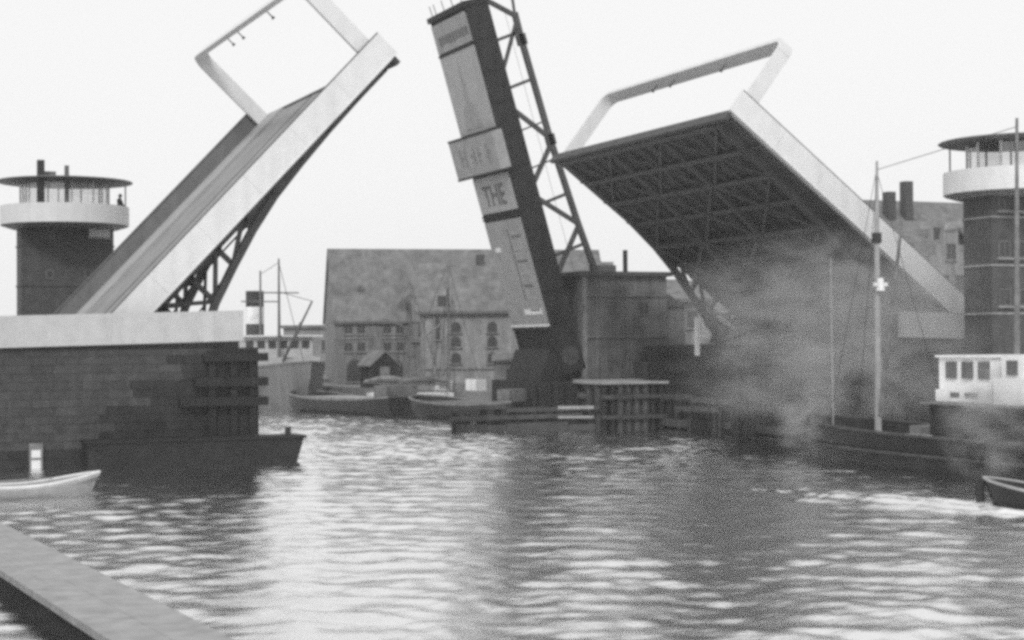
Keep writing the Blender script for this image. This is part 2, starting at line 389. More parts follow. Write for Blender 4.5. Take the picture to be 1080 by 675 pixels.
    def sweep(path, name):
        p = Part(); rows = []
        for i, (y, h) in enumerate(path):
            a = path[max(i-1, 0)]; b = path[min(i+1, len(path)-1)]
            d = Vector((0, b[0]-a[0], b[1]-a[1])).normalized(); nr = Vector((0, -d.z, d.y))*th/2
            rows.append([w(s, y+sg*nr.y, h+sg*nr.z) for s, sg in ((12.55, -1), (13.3, -1), (13.3, 1), (12.55, 1))])
        vs = [v for q in rows for v in q]; k = len(rows)
        fs = [(4*i+j, 4*i+(j+1) % 4, 4*i+4+(j+1) % 4, 4*i+4+j) for i in range(k-1) for j in range(4)]+[(3, 2, 1, 0), (4*k-4, 4*k-3, 4*k-2, 4*k-1)]
        p.add(vs, fs).build(name, 'white_paint', r)
    arc = [(y0+rad-rad*math.cos(t), H-rad+rad*math.sin(t)) for t in np.linspace(0, math.pi/2, 6)]
    sweep([(y0, .1), (y0, H-rad-.002)], 'portal_leg')
    sweep([(y1, .1), (y1, H-rad-.002)], 'portal_leg')
    sweep(arc+[(y0+y1-a, b) for a, b in arc[::-1]], 'portal_beam')
    for y in (6.5, 12.0, 14.0):
        p = Part().tube([w(12.9, y, H-.15), w(12.9, y, H-.5)], .03, 6); p.tube([w(12.9, y, H-.5), w(12.9, y, H-.62)], [.05, .1], 8)
        p.build('signal_lamp', 'iron', r)
    # counterweight at the tail
    blk(Part(), -6.2, -3.7, 1.0, LW-1.0, -3.4, -.2).build('counterweight', 'stone_core', r)
    return r
leaf(1, .8153, 'raised left bridge leaf with white side plates, deck facing left, white portal at tip')
leaf(-1, .6498, 'raised right bridge leaf showing dark girders underneath, white side plate and portal')

# ------------------------------------------------------------------ control towers
def window(parent, root, x0, x1, y, z0, z1, fm='off_white', d=.08, bars=1, sill=True, gl='pane_dull'):
    """a window in a wall facing -Y: frame (part) > pane, sill"""
    t = .07; p = Part()
    p.box(x0, x0+t, y-.05, y+d, z0, z1).box(x1-t, x1, y-.05, y+d, z0, z1).box(x0+t, x1-t, y-.05, y+d, z1-t, z1).box(x0+t, x1-t, y-.05, y+d, z0, z0+t)
    if bars:
        for k in range(bars): xm = x0+(x1-x0)*(k+1)/(bars+1); p.box(xm-.025, xm+.025, y-.04, y+.0, z0+t, z1-t)
    w_ = p.build('window', fm, root, parent)
    Part().box(x0+t, x1-t, y-.02, y+.03, z0+t, z1-t).build('pane', gl, root, w_)
    if sill: Part().box(x0-.08, x1+.08, y-.14, y+.02, z0-.1, z0-.003).build('sill', 'plaster', root, w_)
    return w_
def control_tower(cx, cy, label, near):
    r = thing('control_tower', (cx, cy, 4.6), label, 'control tower')
    ax, ay, zc, zr = 2.5, 1.0, 11.57, 14.07; c = (cx, cy, 0)
    Part().box(cx-ax, cx+ax, cy-ay, cy+ay, 3.0 if not near else -2, zc-.25).build('shaft', 'brick', r)
    for z in (5.9, 8.1, 10.3):
        Part().box(cx-ax-.05, cx+ax+.05, cy-ay-.05, cy+ay+.05, z, z+.09).build('string_course', 'plaster' if near else 'brick', r)
    if near:
        for z in (6.3, 8.5, 10.65):
            for x in (cx-2.15, cx-1.3, cx-.2, cx+.65): window(None, r, x, x+.68, cy-ay, z, z+.78, fm='steel_grey')
    else:
        window(None, r, cx+1.15, cx+2.3, cy-ay, 10.85, 11.3, gl='off_white', bars=0)  # pane painted white in place of bright sky showing through
        for x, z in ((cx-1.2, 8.5), (cx+.9, 8.55), (cx-1.1, 10.7)): window(None, r, x, x+.42, cy-ay, z, z+.5, fm='steel_grey', bars=0, sill=False)
    # gallery
    Part().lathe([(0, zc-.26), (2.9, zc-.26), (3.42, zc-.1), (3.42, zc), (0, zc)], c).build('gallery_floor', 'copper_roof', r)
    Part().lathe([(3.38, zc-.06), (3.5, zc-.06), (3.5, zc+.98), (3.38, zc+.98), (3.38, zc-.06)], c, 64).build('gallery_parapet', 'white_paint', r)
    # glazed cabin
    N = 12; R = 2.42
    Part().lathe([(R-.06, zc), (R, zc), (R, zc+.75), (R-.06, zc+.75)], c, N, smooth=False).build('cabin_wall', 'white_paint', r)
    for k in range(N):
        a = k*2*math.pi/N; b = a+2*math.pi/N
        A = Vector((cx+R*math.cos(a), cy+R*math.sin(a), zc+.75)); B = Vector((cx+R*math.cos(b), cy+R*math.sin(b), zc+.75))
        Part().bar(A, A+Vector((0, 0, 1.5)), .08).build('mullion', 'off_white', r)
        d = (B-A).normalized()*.07; i = Vector((cx, cy, zc+.75)); inw = ((i-(A+B)/2).normalized())*.04
        Part().hexa([A+d, B-d, B-d+inw, A+d+inw]+[v+Vector((0, 0, 1.42)) for v in (A+d, B-d, B-d+inw, A+d+inw)]).build('pane', 'clear_glass', r)
    # console and stove pipe inside, rim posts
    Part().lathe([(0, zc+.001), (.75, zc+.001), (.75, zc+1.0), (.6, zc+1.05), (0, zc+1.05)], c, 16).build('control_desk', 'steel_grey', r)
    Part().box(cx-.5, cx+.3, cy+.9, cy+1.3, zc+.002, zc+1.2).build('cabinet', 'off_white', r)
    for a in (-.12, 2.2, 3.9, 5.2):
        Part().tube([(cx+3.3*math.cos(a), cy+3.3*math.sin(a), zc), (cx+3.3*math.cos(a), cy+3.3*math.sin(a), zr-.25)], .04, 6).build('rim_post', 'steel_grey', r)
    Part().lathe([(0, zr-.24), (3.0, zr-.22), (3.66, zr-.17), (3.72, zr-.13), (3.66, zr-.09), (2.4, zr+.04), (0, zr+.1)], c, 64).build('roof', 'copper_roof', r)
    if not near:
        Part().box(cx-1.85, cx-1.48, cy-2.75, cy-2.4, zc+1.0, zr+.8).build('flue', 'iron', r)
        Part().box(cx-.4, cx-.18, cy-2.7, cy-2.5, zc+.9, zr+.55).build('flue', 'steel_grey', r)
        Part().box(cx-1.4, cx-.8, cy-2.2, cy-1.6, zr-.05, zr+.25).build('roof_hatch', 'copper_roof', r)
    else:
        Part().tube([(cx+.2, cy-1.2, zr), (cx+.2, cy-1.2, zr+2.0)], .05, 6).build('flag_pole', 'steel_grey', r)
    return r
control_tower(-.75, 27.1, 'brick control tower with round glazed cabin behind the left bridge leaf', False)
control_tower(37.75, -6.57, 'brick control tower with round cabin and window pairs at the right edge', True)

def person(loc, rz, label, h=1.72):
    r = thing('person', loc, label, 'person', rz)
    J = {'pel': (0, 0, .53), 'wai': (0, 0, .62), 'che': (.01, 0, .74), 'nek': (.02, 0, .84), 'hed': (.035, 0, .90), 'top': (.03, 0, .965)}
    k = h; V = []; E_ = []; R = []
    def a(p, rad): V.append(tuple(c*k for c in p)); R.append(rad*k); return len(V)-1
    pel = a(J['pel'], .085); wai = a(J['wai'], .08); che = a(J['che'], .095); nek = a(J['nek'], .035); hed = a(J['hed'], .055); top = a(J['top'], .045)
    E_ += [(pel, wai), (wai, che), (che, nek), (nek, hed), (hed, top)]
    for s in (-1, 1):
        sh = a((0, .105*s, .80), .042); el = a((.05, .14*s, .64), .032); wr = a((.17, .11*s, .56), .022); ha = a((.22, .09*s, .565), .022)
        E_ += [(che, sh), (sh, el), (el, wr), (wr, ha)]
        hp = a((0, .05*s, .49), .06); kn = a((.015, .055*s, .27), .042); an = a((0, .055*s, .045), .028); to = a((.09, .065*s, .018), .02)
        E_ += [(pel, hp), (hp, kn), (kn, an), (an, to)]
    me = bpy.data.meshes.new('body'); me.from_pydata(V, E_, []); me.materials.append(MATS['cloth_dark'])
    o = bpy.data.objects.new('body', me); COL.objects.link(o); o.parent = r
    m = o.modifiers.new('skin', 'SKIN')
    for i, sv in enumerate(me.skin_vertices[0].data): sv.radius = (R[i], R[i]); sv.use_root = (i == 0)
    o.modifiers.new('sub', 'SUBSURF').levels = 1; o.modifiers['sub'].render_levels = 1
    MB().lathe([(0, 1.0*k), (.035*k, .99*k), (.06*k, .955*k), (.062*k, .93*k), (.085*k, .925*k), (.085*k, .92*k), (0, .92*k)], (.032*k, 0, 0), 12).build('cap', 'cloth_dark', r)
    return r
person((2.05, 25.95, 11.575), math.radians(-40), 'person in dark coat and cap leaning on the parapet of the tower gallery')

# ------------------------------------------------------------------ the old bridge behind the new one
OLD = thing('bascule_leaf', (29.5, 29, 2.5), 'narrow dark old bridge leaf raised almost upright, covered with advertising panels', 'bascule leaf')
A0 = Vector((28.57, 0, 5.67)); A1 = Vector((22.91, 0, 25.4)); V_ = (A1-A0).normalized(); Nf = Vector((-V_.z, 0, V_.x)); Y0, Y1 = 26.0, 32.0
def o_(t, y, d): return A0+V_*t+Nf*d+Vector((0, y, 0))           # d>0 = outwards, to the left
def oblk(p, t0, t1, y0, y1, d0, d1):
    return p.hexa([o_(t0, y0, d0), o_(t1, y0, d0), o_(t1, y1, d0), o_(t0, y1, d0), o_(t0, y0, d1), o_(t1, y0, d1), o_(t1, y1, d1), o_(t0, y1, d1)])
TL_ = (A1-A0).length
oblk(Part(), -3.0, TL_-.1, Y0, Y0+.16, -1.55, 0).build('side_girder', 'board_dark', OLD)
oblk(Part(), -3.0, TL_-.1, Y1-.16, Y1, -1.55, 0).build('side_girder', 'board_dark', OLD)
oblk(Part(), -3.0, TL_-.1, Y0+.161, Y1-.161, -1.3, -1.1).build('deck', 'board_dark', OLD)
oblk(Part(), -3.0, TL_-.1, Y0+.161, Y1-.161, -.3, -.15).build('soffit', 'board_dark', OLD)
oblk(Part(), TL_-.098, TL_+.25, Y0-.05, Y1+.2, -1.6, .12).build('tip_beam', 'board_dark', OLD)
for t in range(0, 20, 2):
    oblk(Part(), t+.3, t+.42, Y0-.05, Y0-.001, -1.5, -.05).build('stiffener', 'board_dark', OLD)
def panel(t0, t1, m, d=.08, y0=Y0+.25, y1=Y1-.1, name='advertising_panel'):
    return oblk(Part(), t0, t1, y0, y1, -.148, d).build(name, m, OLD)
p5 = panel(.35, 7.2, 'poster'); p4 = panel(7.75, 10.1, 'poster_light'); p2 = panel(12.95, 18.1, 'poster_light'); p1 = panel(18.35, 20.2, 'poster')
p3 = panel(10.35, 12.75, 'poster', .55, Y0-.15, Y1+1.1)
oblk(Part(), 10.2, 10.345, Y0-.16, Y1+1.12, -.1, .58).build('panel_frame', 'board_dark', OLD)
oblk(Part(), 12.755, 12.9, Y0-.16, Y1+1.12, -.1, .58).build('panel_frame', 'board_dark', OLD)
for t in (0, .2, 7.3, 7.5, 18.14):
    oblk(Part(), t, t+.14, Y0+.2, Y1-.05, -.1, .12).build('panel_frame', 'off_white' if t == .2 else 'board_dark', OLD)
def mark(par, t0, t1, y0, y1, d, m): oblk(Part(), t0, t1, y0, y1, d, d+.02).build('lettering', m, OLD, par)
# picture of a spire on the upper panel
Part().prism([o_(13.2, 28.0, .081), o_(13.2, 30.6, .081), o_(14.6, 30.2, .081), o_(14.9, 29.6, .081), o_(16.2, 29.45, .081), o_(17.7, 29.25, .081), o_(16.2, 29.05, .081), o_(14.9, 28.9, .081), o_(14.6, 28.3, .081)], Nf*.02).build('painted_spire', 'poster', OLD, p2)
for k in range(9):                                                # worn rows of lettering, no longer readable
    y = 31.2-k*.55; mark(p1, 18.75+random.uniform(0, .1), 19.35, y-.38, y, .081, 'poster_dark')
for k in range(8):
    y = 32.4-k*.72; mark(p3, 10.95, 12.2-random.uniform(0, .25), y-.16, y, .551, 'poster_worn' if k % 3 else 'poster_light')
    if k % 2: mark(p3, 11.5, 11.68, y-.5, y-.17, .551, 'poster_worn')
for k in range(7):
    t = 1.2+k*.8; mark(p5, t, t+.14, 26.8+.1*(k % 2), 28.2, .081, 'poster_light' if k % 2 else 'poster_dark')
mark(p5, 1.0, 1.35, 26.6, 29.2, .081, 'off_white'); mark(p5, 5.2, 5.5, 30.4, 31.2, .081, 'off_white'); mark(p5, 2.0, 6.6, 28.5, 28.62, .081, 'poster_dark')
def letters(txt, par, t, y, size, d, m):                          # lettering across the leaf: right = -Y, up = V_
    cu = bpy.data.curves.new('lettering', 'FONT'); cu.body = txt; cu.size = size; cu.extrude = .015; cu.align_x = 'CENTER'; cu.offset = .02
    ob = bpy.data.objects.new('lettering', cu); COL.objects.link(ob)
    dg = bpy.context.evaluated_depsgraph_get(); me = bpy.data.meshes.new_from_object(ob.evaluated_get(dg)); bpy.data.objects.remove(ob)
    me.name = 'lettering'; me.materials.clear(); me.materials.append(MATS[m])
    o = bpy.data.objects.new('lettering', me); COL.objects.link(o); o.parent = par
    X_ = Vector((0, -1, 0)); Mx = Matrix((X_, V_, Nf)).transposed().to_4x4(); Mx.translation = o_(t, y, d)-OLD.location
    o.matrix_local = Mx
letters('THE', p4, 8.2, 29.1, 1.9, .09, 'poster_dark')
# through truss on the deck side
def tr(t, off, y): return o_(t, y, -1.55-off)
for y in (Y0+.15,):
    ch = [(2.7, 2.4), (5.9, 2.1), (11.3, 1.75), (17.7, 1.6), (19.4, 1.62)]
    P_ = lambda t: float(np.interp(t, [c[0] for c in ch], [c[1] for c in ch]))
    for a, b in zip(ch[:-1], ch[1:]): Part().bar(tr(a[0], a[1], y), tr(b[0], b[1], y), .34, .3).build('truss_chord', 'steel_dark', OLD)
    for t in (4.3, 7.6, 9.9, 12.3, 15.0, 18.0): Part().bar(tr(t, -.1, y), tr(t+.2, P_(t+.2), y), .2 if t not in (9.9, 12.3) else .1).build('truss_post', 'steel_dark', OLD)
    for a, b in ((3.2, 5.7), (8.0, 5.8), (9.0, 11.1), (13.6, 11.4), (16.2, 18.9), (20.6, 19.2)):
        Part().bar(tr(a, -.1, y), tr(b, P_(b), y), .26 if a not in (16.2,) else .2).build('truss_diagonal', 'steel_dark', OLD)
    Part().bar(tr(19.4, 1.62, y), tr(22.6, 2.0, y), .14).build('truss_diagonal', 'steel_dark', OLD)
    Part().bar(tr(22.6, 2.0, y), tr(TL_+.1, -.8, y), .16).build('truss_diagonal', 'steel_dark', OLD)
    Part().bar(tr(20.1, -.1, y), tr(22.4, 1.2, y), .1).build('truss_diagonal', 'steel_dark', OLD)
Part().tube([tr(.5, .9, Y0-.03), tr(19.5, .9, Y0-.03)], .012, 5).build('hand_rail', 'steel_dark', OLD)
for t, off in ((11.3, 1.75), (17.7, 1.6)): oblk(Part(), t-.35, t+.35, Y0+.0, Y0+.3, -1.55-off-.3, -1.55-off+.3).build('gusset', 'steel_dark', OLD)
for y in (27.0, 28.5, 30.0, 31.4, 32.1): Part().tube([o_(TL_+.2, y, -.3), o_(TL_+1.0, y+.1, -.3)], .03, 5).build('tip_spike', 'steel_dark', OLD)

r = thing('machine_house', (34, 29, 2.5), 'dark boarded machine house on piles beside the upright old bridge leaf', 'machine house')
Part().box(31.0, 36.7, 26.2, 32.5, 2.55, 9.0).build('wall', 'board_grey', r)
Part().box(36.71, 38.3, 26.6, 32, 2.55, 7.1).build('annex', 'board_grey', r)
Part().prism([(36.71, 26.4, 7.1), (38.5, 26.4, 7.1), (36.71, 26.4, 8.0)], (0, 5.9, 0)).build('annex_roof', 'steel_dark', r)
Part().box(32.6, 33.8, 27.5, 29, 9.28, 9.75).build('skylight', 'steel_grey', r)
for k in range(19):
    x = 31.0+.3*k; j = random.uniform(0, .03)
    Part().box(x+.01, x+.29, 26.12-j, 26.2, 2.6-random.uniform(0, .06), 9.0).build('board', 'board_grey', r)
Part().box(30.4, 37.0, 25.8, 32.9, 9.0, 9.28).build('roof', 'steel_dark', r)
for z in (5.1, 7.7): Part().box(31.0, 36.7, 26.0, 26.07, z, z+.16).build('girt', 'board_grey', r)
Part().tube([(34.2, 27, 9.28), (34.2, 27, 10.7)], .16, 8).build('chimney', 'iron', r)
Part().box(30.7, 31.0, 26.0, 26.8, 2.55, 9.0).build('corner_post', 'timber_grey', r)
window(None, r, 34.6, 35.4, 26.08, 6.5, 7.4, fm='board_grey', sill=False)
r = thing('gangway', (32, 25.4, 2.4), 'pale-edged gangway deck below the machine house', 'gangway')
Part().box(30.0, 36.0, 24.9, 26.1, 2.3, 2.52).build('deck', 'timber_pale', r)
for x in (30.4, 33, 35.6): Part().tube([(x, 25.1, -2), (x, 25.1, 2.3)], .16).build('pile', 'timber_tar', r)
r = thing('pile_pier', (32, 29, 0), 'dark piled foundation of the old bridge under the machine house', 'pier')
Part().box(27.4, 38.4, 26.2, 33, -2, 2.44).build('core', 'stone_darkest', r)
for k in range(12):
    x = 27.3+k*.98; Part().tube([(x, 25.98, -2), (x+random.uniform(-.08, .08), 25.98, 2.25+random.uniform(0, .18))], .17).build('pile', 'timber_tar', r)
r = thing('hinge_pedestal', (29.4, 29, 2.45), 'dark pedestal carrying the foot of the old bridge leaf', 'pedestal')
Part().prism([(27.9, 26.4, 2.45), (30.95, 26.4, 2.45), (30.95, 26.4, 4.3), (30.3, 26.4, 4.6), (28.6, 26.4, 4.4)], (0, 5.4, 0)).build('block', 'board_dark', r)
for y in (25.95, 32.1): Part().tube([(29.8, y, 4.0), (29.8, y+.4, 4.0)], .6, 16).build('trunnion', 'steel_dark', r)
r = thing('approach_span', (48, 29, 2.5), 'dark girder span of the old bridge leading right from the machine house', 'bridge span')
Part().box(37.2, 43, 26.5, 32.3, 3.2, 3.9).build('deck', 'board_dark', r)
for y in (26.4, 32.4):
    Part().box(37.1, 43, y-.1, y+.1, 2.6, 4.6).build('girder', 'steel_dark', r)
    for k in range(6): Part().box(37.4+k, 37.5+k, y-.2, y-.1, 2.6, 4.6).build('stiffener', 'steel_dark', r)

# timber guide fenders
def fender_wall(name, a, b, h, rows, label, spacing=1.6, m='timber_tar', wm='timber_dark'):
    a = Vector((*a, 0)); b = Vector((*b, 0)); d = b-a; L = d.length; d.normalize(); nrm = Vector((d.y, -d.x, 0))
    if nrm.y > 0 and abs(nrm.y) > .3: nrm = -nrm
    if abs(nrm.x) > .7 and nrm.x > 0: nrm = -nrm
    r = thing(name, (a+b)/2, label, 'fender'); k = 0; t = 0
    while t <= L:
        p = a+d*t; hh = h+random.uniform(-.1, .35)
        Part().tube([p+Vector((0, 0, -2)), p+Vector((random.uniform(-.06, .06), 0, hh))], .17).build('pile', m, r); t += spacing
    for z0, z1 in rows:
        q = random.uniform(-.4, .2)
        while q < L:
            q1 = min(q+random.uniform(2.2, 4.5), L+random.uniform(0, .5)); dz = random.uniform(-.07, .07); dz1 = dz+random.uniform(-.1, .1)
            if random.random() > .08:
                A = a+nrm*(.26+random.uniform(0, .06))+d*q; B = a+nrm*(.26+random.uniform(0, .06))+d*(q1-.03)
                Part().bar(A+Vector((0, 0, (z0+z1)/2+dz)), B+Vector((0, 0, (z0+z1)/2+dz1)), .18, z1-z0, (0, 0, 1)).build('waling', wm if random.random() > .25 else m, r)
            q = q1
    q = 0
    while q < L:                                                   # upright sheeting boards behind the walings, some short, some gone
        if random.random() > .18:
            A = a+d*q+nrm*.1; hb = h*random.uniform(.55, 1.0)
            Part().bar(A+Vector((0, 0, -1)), A+d*random.uniform(-.04, .04)+Vector((0, 0, hb)), .05, .24, d).build('sheeting_board', random.choice((m, wm)), r)
        q += .27
    return r
fender_wall('guide_fender', (18.6, 17.2), (25.6, 14.2), 1.0, ((-.1, .35), (.6, .85), (1.05, 1.28)), 'low timber guide fender reaching left from the old bridge foot', .8)
fender_wall('guide_fender', (29.2, 22.5), (30.2, 6.0), 1.8, ((.2, .6), (.95, 1.25), (1.55, 1.85)), 'timber fender wall under the right leaf, next to the old bridge')
fender_wall('guide_fender', (30.3, 4.5), (31.0, -4.5), 3.0, ((.2, .6), (1.3, 1.6), (2.2, 2.6), (3.0, 3.2)), 'tall timber fender wall under the right leaf, nearest the tug')
r = thing('mooring_dolphin', (28.6, 3.5, 0), 'cluster of tarred piles standing in water under the right leaf', 'dolphin')
for dx, dy in ((-.4, -.3), (.4, -.3), (0, .45)):
    Part().tube([(28.6+dx*1.6, 3.5+dy*1.6, -2), (28.6+dx*.6, 3.5+dy*.6, 3.4)], .2).build('pile', 'timber_tar', r)
Part().box(28.1, 29.1, 3.1, 3.9, 2.3, 2.7).build('band', 'iron', r)
r = thing('plank_pair', (24.6, 13.9, .9), 'two pale planks fixed on the low guide fender', 'planks')
Part().bar((23.7, 14.62, 1.25), (25.5, 13.85, 1.25), .1, .16, (0, 0, 1)).build('plank', 'timber_pale', r)
Part().bar((23.7, 14.62, .72), (25.5, 13.85, .72), .1, .13, (0, 0, 1)).build('plank', 'timber_pale', r)
r = thing('pile_block', (27.8, 14.5, 0), 'dark square block of tarred piles with pale top edge, before the machine house', 'pile block')
for ix in range(8):
    for iy in range(4):
        if 0 < ix < 7 and 0 < iy < 3: continue
        x, y = 26.0+ix*.5, 13.6+iy*.6
        Part().tube([(x, y, -2), (x+random.uniform(-.05, .05), y, 2.45+random.uniform(-.05, .05))], .23).build('pile', random.choice(('timber_tar', 'timber_dark')), r)
Part().box(25.7, 29.8, 13.2, 15.8, 2.5, 2.62).build('cap', 'timber_pale', r)
for z in (.6, 1.7): Part().box(25.7, 29.8, 13.18, 13.34, z, z+.22).build('waling', 'timber_dark', r)
r = thing('signal_frame', (33.2, 16, 2), 'white post with slanting braces under the right leaf beside the machine house', 'signal frame')
Part().bar((33.2, 16, 4.0), (33.2, 16, 6.2), .22).build('post', 'off_white', r)
Part().bar((33.2, 16, -2), (33.2, 16, 4.0), .26).build('pile', 'timber_tar', r)
Part().bar((33.2, 16, 6.15), (34.1, 16, 5.1), .2).build('brace', 'off_white', r)
Part().bar((33.2, 16, 5.15), (34.1, 16, 5.05), .18).build('brace', 'off_white', r)
Part().bar((34.6, 16, 6.3), (35.7, 16, 5.5), .2).build('brace', 'off_white', r)
Part().bar((35.1, 16.2, -2), (35.1, 16.2, 5.9), .16).build('post', 'timber_tar', r)

# ------------------------------------------------------------------ boats
def hull_mesh(L, B, D, sheer, fwd=.35, aft=.25, stern=.7, draft=.5, n=22, thick=.05, rake=.35):
    """open hull, bow towards +x, origin amidships on the waterline; returns outer shell, gunwale path"""
    p = MB(); rows = []; gun = ([], [])
    for i in range(n+1):
        t = i/n; x = -L/2+L*t
        if t > 1-fwd: q = (t-(1-fwd))/fwd; b = B/2*math.sqrt(max(0, 1-q**2.2))
        elif t < aft: q = (aft-t)/aft; b = B/2*(1-(1-stern)*q**2)
        else: b = B/2
        b = max(b, .02); zt = D+sheer*(abs(2*t-1)**2.2)*(1 if t > .5 else .55)
        rk = rake*max(0, (t-.8)/.2)**2
        rows.append([(x+rk*f, s*b*w, -draft+(zt+draft)*f) for s, w, f in ((-1, 1, 1), (-1, .97, .6), (-1, .72, .2), (-1, .05, 0), (1, .05, 0), (1, .72, .2), (1, .97, .6), (1, 1, 1))])
        gun[0].append((x+rk, -b, zt)); gun[1].append((x+rk, b, zt))
    m = len(rows[0]); vs = [v for r_ in rows for v in r_]
    fs = [(i*m+j, i*m+j+1, (i+1)*m+j+1, (i+1)*m+j) for i in range(n) for j in range(m-1)]+[tuple(range(m))]
    p.add(vs, fs, True)
    ins = [[(x, y*(1-thick*2/B), z+.0) for x, y, z in (r_[0], r_[1])]+[(r_[2][0], r_[2][1]*.9, max(r_[2][2], -draft*.2)), (r_[5][0], r_[5][1]*.9, max(r_[5][2], -draft*.2))]+[(x, y*(1-thick*2/B), z) for x, y, z in (r_[6], r_[7])] for r_ in rows]
    vi = [v for r_ in ins for v in r_]; k = 6
    p.add(vi, [(i*k+j, (i+1)*k+j, (i+1)*k+j+1, i*k+j+1) for i in range(n) for j in range(k-1)], True)
    return p, gun
def open_boat(name, loc, rz, L, B, D, sheer, label, mh, mg, thwarts=3, cat='boat', group=None, **kw):
    r = thing(name, loc, label, cat, rz, group); p, g = hull_mesh(L, B, D, sheer, **kw)
    p.build('hull', mh, r)
    for side in g: MB().tube(side, .045, 6).build('gunwale', mg, r)
    for k in range(thwarts):
        x = -L*.28+k*L*.26; MB().box(x-.11, x+.11, -B*.45, B*.45, D*.62, D*.62+.04).build('thwart', mg, r)
    return r, g
# rowing boat on the left
rb, g = open_boat('rowing_boat', (-8.75, -14.9, .02), math.radians(3), 4.9, 1.5, .34, .34, 'pale wooden rowing boat floating before the left pier', 'wood_varnish', 'off_white', draft=.18)
for k, f in enumerate((.22, .52)):
    for s in (0, 1):
        MB().tube([(x, y*(.98-.03*k), z-f*.5*(z+.18)) for x, y, z in g[s]], .018, 5).build('strake', 'off_white' if k == 0 else 'timber_grey', rb)
MB().tube([(-1.2, -.9, .52), (1.4, .45, .50)], [.03, .025], 6).build('oar', 'wood_varnish', rb)
# launch at the right edge
lb, g = open_boat('motor_launch', (17.0, -33.3, .02), math.radians(118), 4.2, 1.6, .5, .3, 'small dark launch with pale rim and white wake, cut by the right edge', 'hull_black', 'timber_pale', draft=.2)
MB().tube([g[0][-1], (g[0][-1][0]+.12, 0, .5), (g[0][-1][0]+.08, 0, .1)], .13, 8).build('bow_fender', 'iron', lb)
MB().box(-.9, .1, -.45, .45, .3, .75).build('engine_box', 'timber_grey', lb)

# steam tug
TX = 24.6
tg = thing('steam_tug', (TX, -22, 0), 'dark steam tug with white wheelhouse and two masts under the right leaf', 'tug')
p, g = hull_mesh(25, 4.6, 1.25, .35, fwd=.3, aft=.3, stern=.5, draft=1.2, n=30, thick=.12, rake=.6)
h = p.build('hull', 'hull_black', tg); h.rotation_euler.z = math.pi/2
for s in (0, 1):
    MB().tube([(-y, x, z) for x, y, z in g[s]], .07, 6).build('gunwale', 'timber_dark', tg)
    MB().tube([(-y*1.01, x, z*.45) for x, y, z in g[s]], .06, 6).build('rubbing_strake', 'timber_dark', tg)
Part().box(22.55, 26.65, -32, -13.5, .75, .85).build('deck', 'timber_grey', tg)
Part().box(22.32, 22.36, -20.2, -17.2, 1.05, 1.33).build('bulwark_panel', 'off_white', tg)
Part().box(23.0, 26.2, -30, -19.2, .85, 2.42).build('deckhouse', 'hull_black', tg)
Part().box(22.7, 26.5, -30.2, -19.0, 2.42, 2.5).build('boat_deck', 'timber_grey', tg)
wh = Part().box(23.2, 26.0, -22.4, -19.5, 2.5, 4.1).build('wheelhouse', 'off_white', tg)
Part().box(23.1, 26.1, -22.5, -19.4, 4.1, 4.18).build('roof', 'off_white', tg, wh)
for y in (-22.05, -21.15, -20.25):
    f = Part().box(23.12, 23.2, y-.28, y+.28, 3.35, 3.95).build('window', 'steel_grey', tg, wh)
Part().box(23.0, 23.195, -22.35, -19.55, 2.52, 2.95).build('dodger', 'off_white', tg, wh)
for y0_, y1_ in ((-21.9, -21.2), (-20.9, -20.4)): Part().box(22.985, 23.0, y0_, y1_, 2.98-.3, 2.98-.12).build('name_mark', 'steel_grey', tg, wh)
ch = Part().box(23.0, 26.2, -24.4, -22.75, 2.5, 3.4).build('chart_house', 'off_white', tg)
ch2 = Part().box(23.35, 25.8, -23.9, -22.75, 3.4, 4.2).build('upper_cabin', 'off_white', tg)
Part().box(23.27, 23.35, -23.6, -23.1, 3.5, 4.0).build('window', 'steel_grey', tg, ch2)
Part().box(24.2, 24.9, -23.915, -23.9, 3.5, 4.0).build('window', 'steel_grey', tg, ch2)
Part().tube([(TX, -27.2, 2.5), (TX, -27.35, 6.2)], .55, 16).build('funnel', 'hull_black', tg)
mst = Part().tube([(TX, -13.75, .8), (TX, -13.8, 9), (TX, -13.85, 11.85)], [.14, .1, .05], 8).build('mast', 'timber_pale', tg)
Part().tube([(TX, -13.78, 8.6), (TX, -13.78, 9.0)], .2, 8).build('lantern', 'iron', tg, mst)
Part().tube([(TX, -14.0, 6.7), (TX, -14.0, 7.2)], [.17, .12], 8).build('lantern', 'off_white', tg, mst)
Part().bar((TX-.3, -14.0, 6.95), (TX+.3, -14.0, 6.95), .14).build('lantern_arm', 'off_white', tg, mst)
Part().tube([(TX, -13.9, 1.8), (TX, -15.45, 9.35)], [.1, .06], 8).build('derrick_boom', 'timber_grey', tg)
Part().tube([(TX, -22.05, 4.1), (TX, -22.2, 12.5)], [.11, .05], 8).build('mast', 'timber_grey', tg)
Part().tube([(TX, -10.6, 1.2), (TX, -10.55, 8.2)], [.03, .015], 6).build('jack_staff', 'timber_pale', tg)
for a_, b_ in (((TX, -13.85, 11.6), (TX, -10.4, 1.6)), ((TX, -13.85, 11.4), (TX-2.1, -15.4, 1.5)), ((TX, -13.85, 11.4), (TX+2.1, -15.4, 1.5)), ((TX, -13.85, 11.5), (TX, -22.2, 12.2))):
    Part().tube([a_, b_], .014, 4).build('stay', 'iron', tg)
Part().tube([(TX-.6, -16, .85), (TX-.6, -16, 1.5)], .16, 8).build('bollard', 'iron', tg)
Part().box(24.0, 25.2, -17.6, -16.6, .85, 1.5).build('hatch', 'timber_grey', tg)

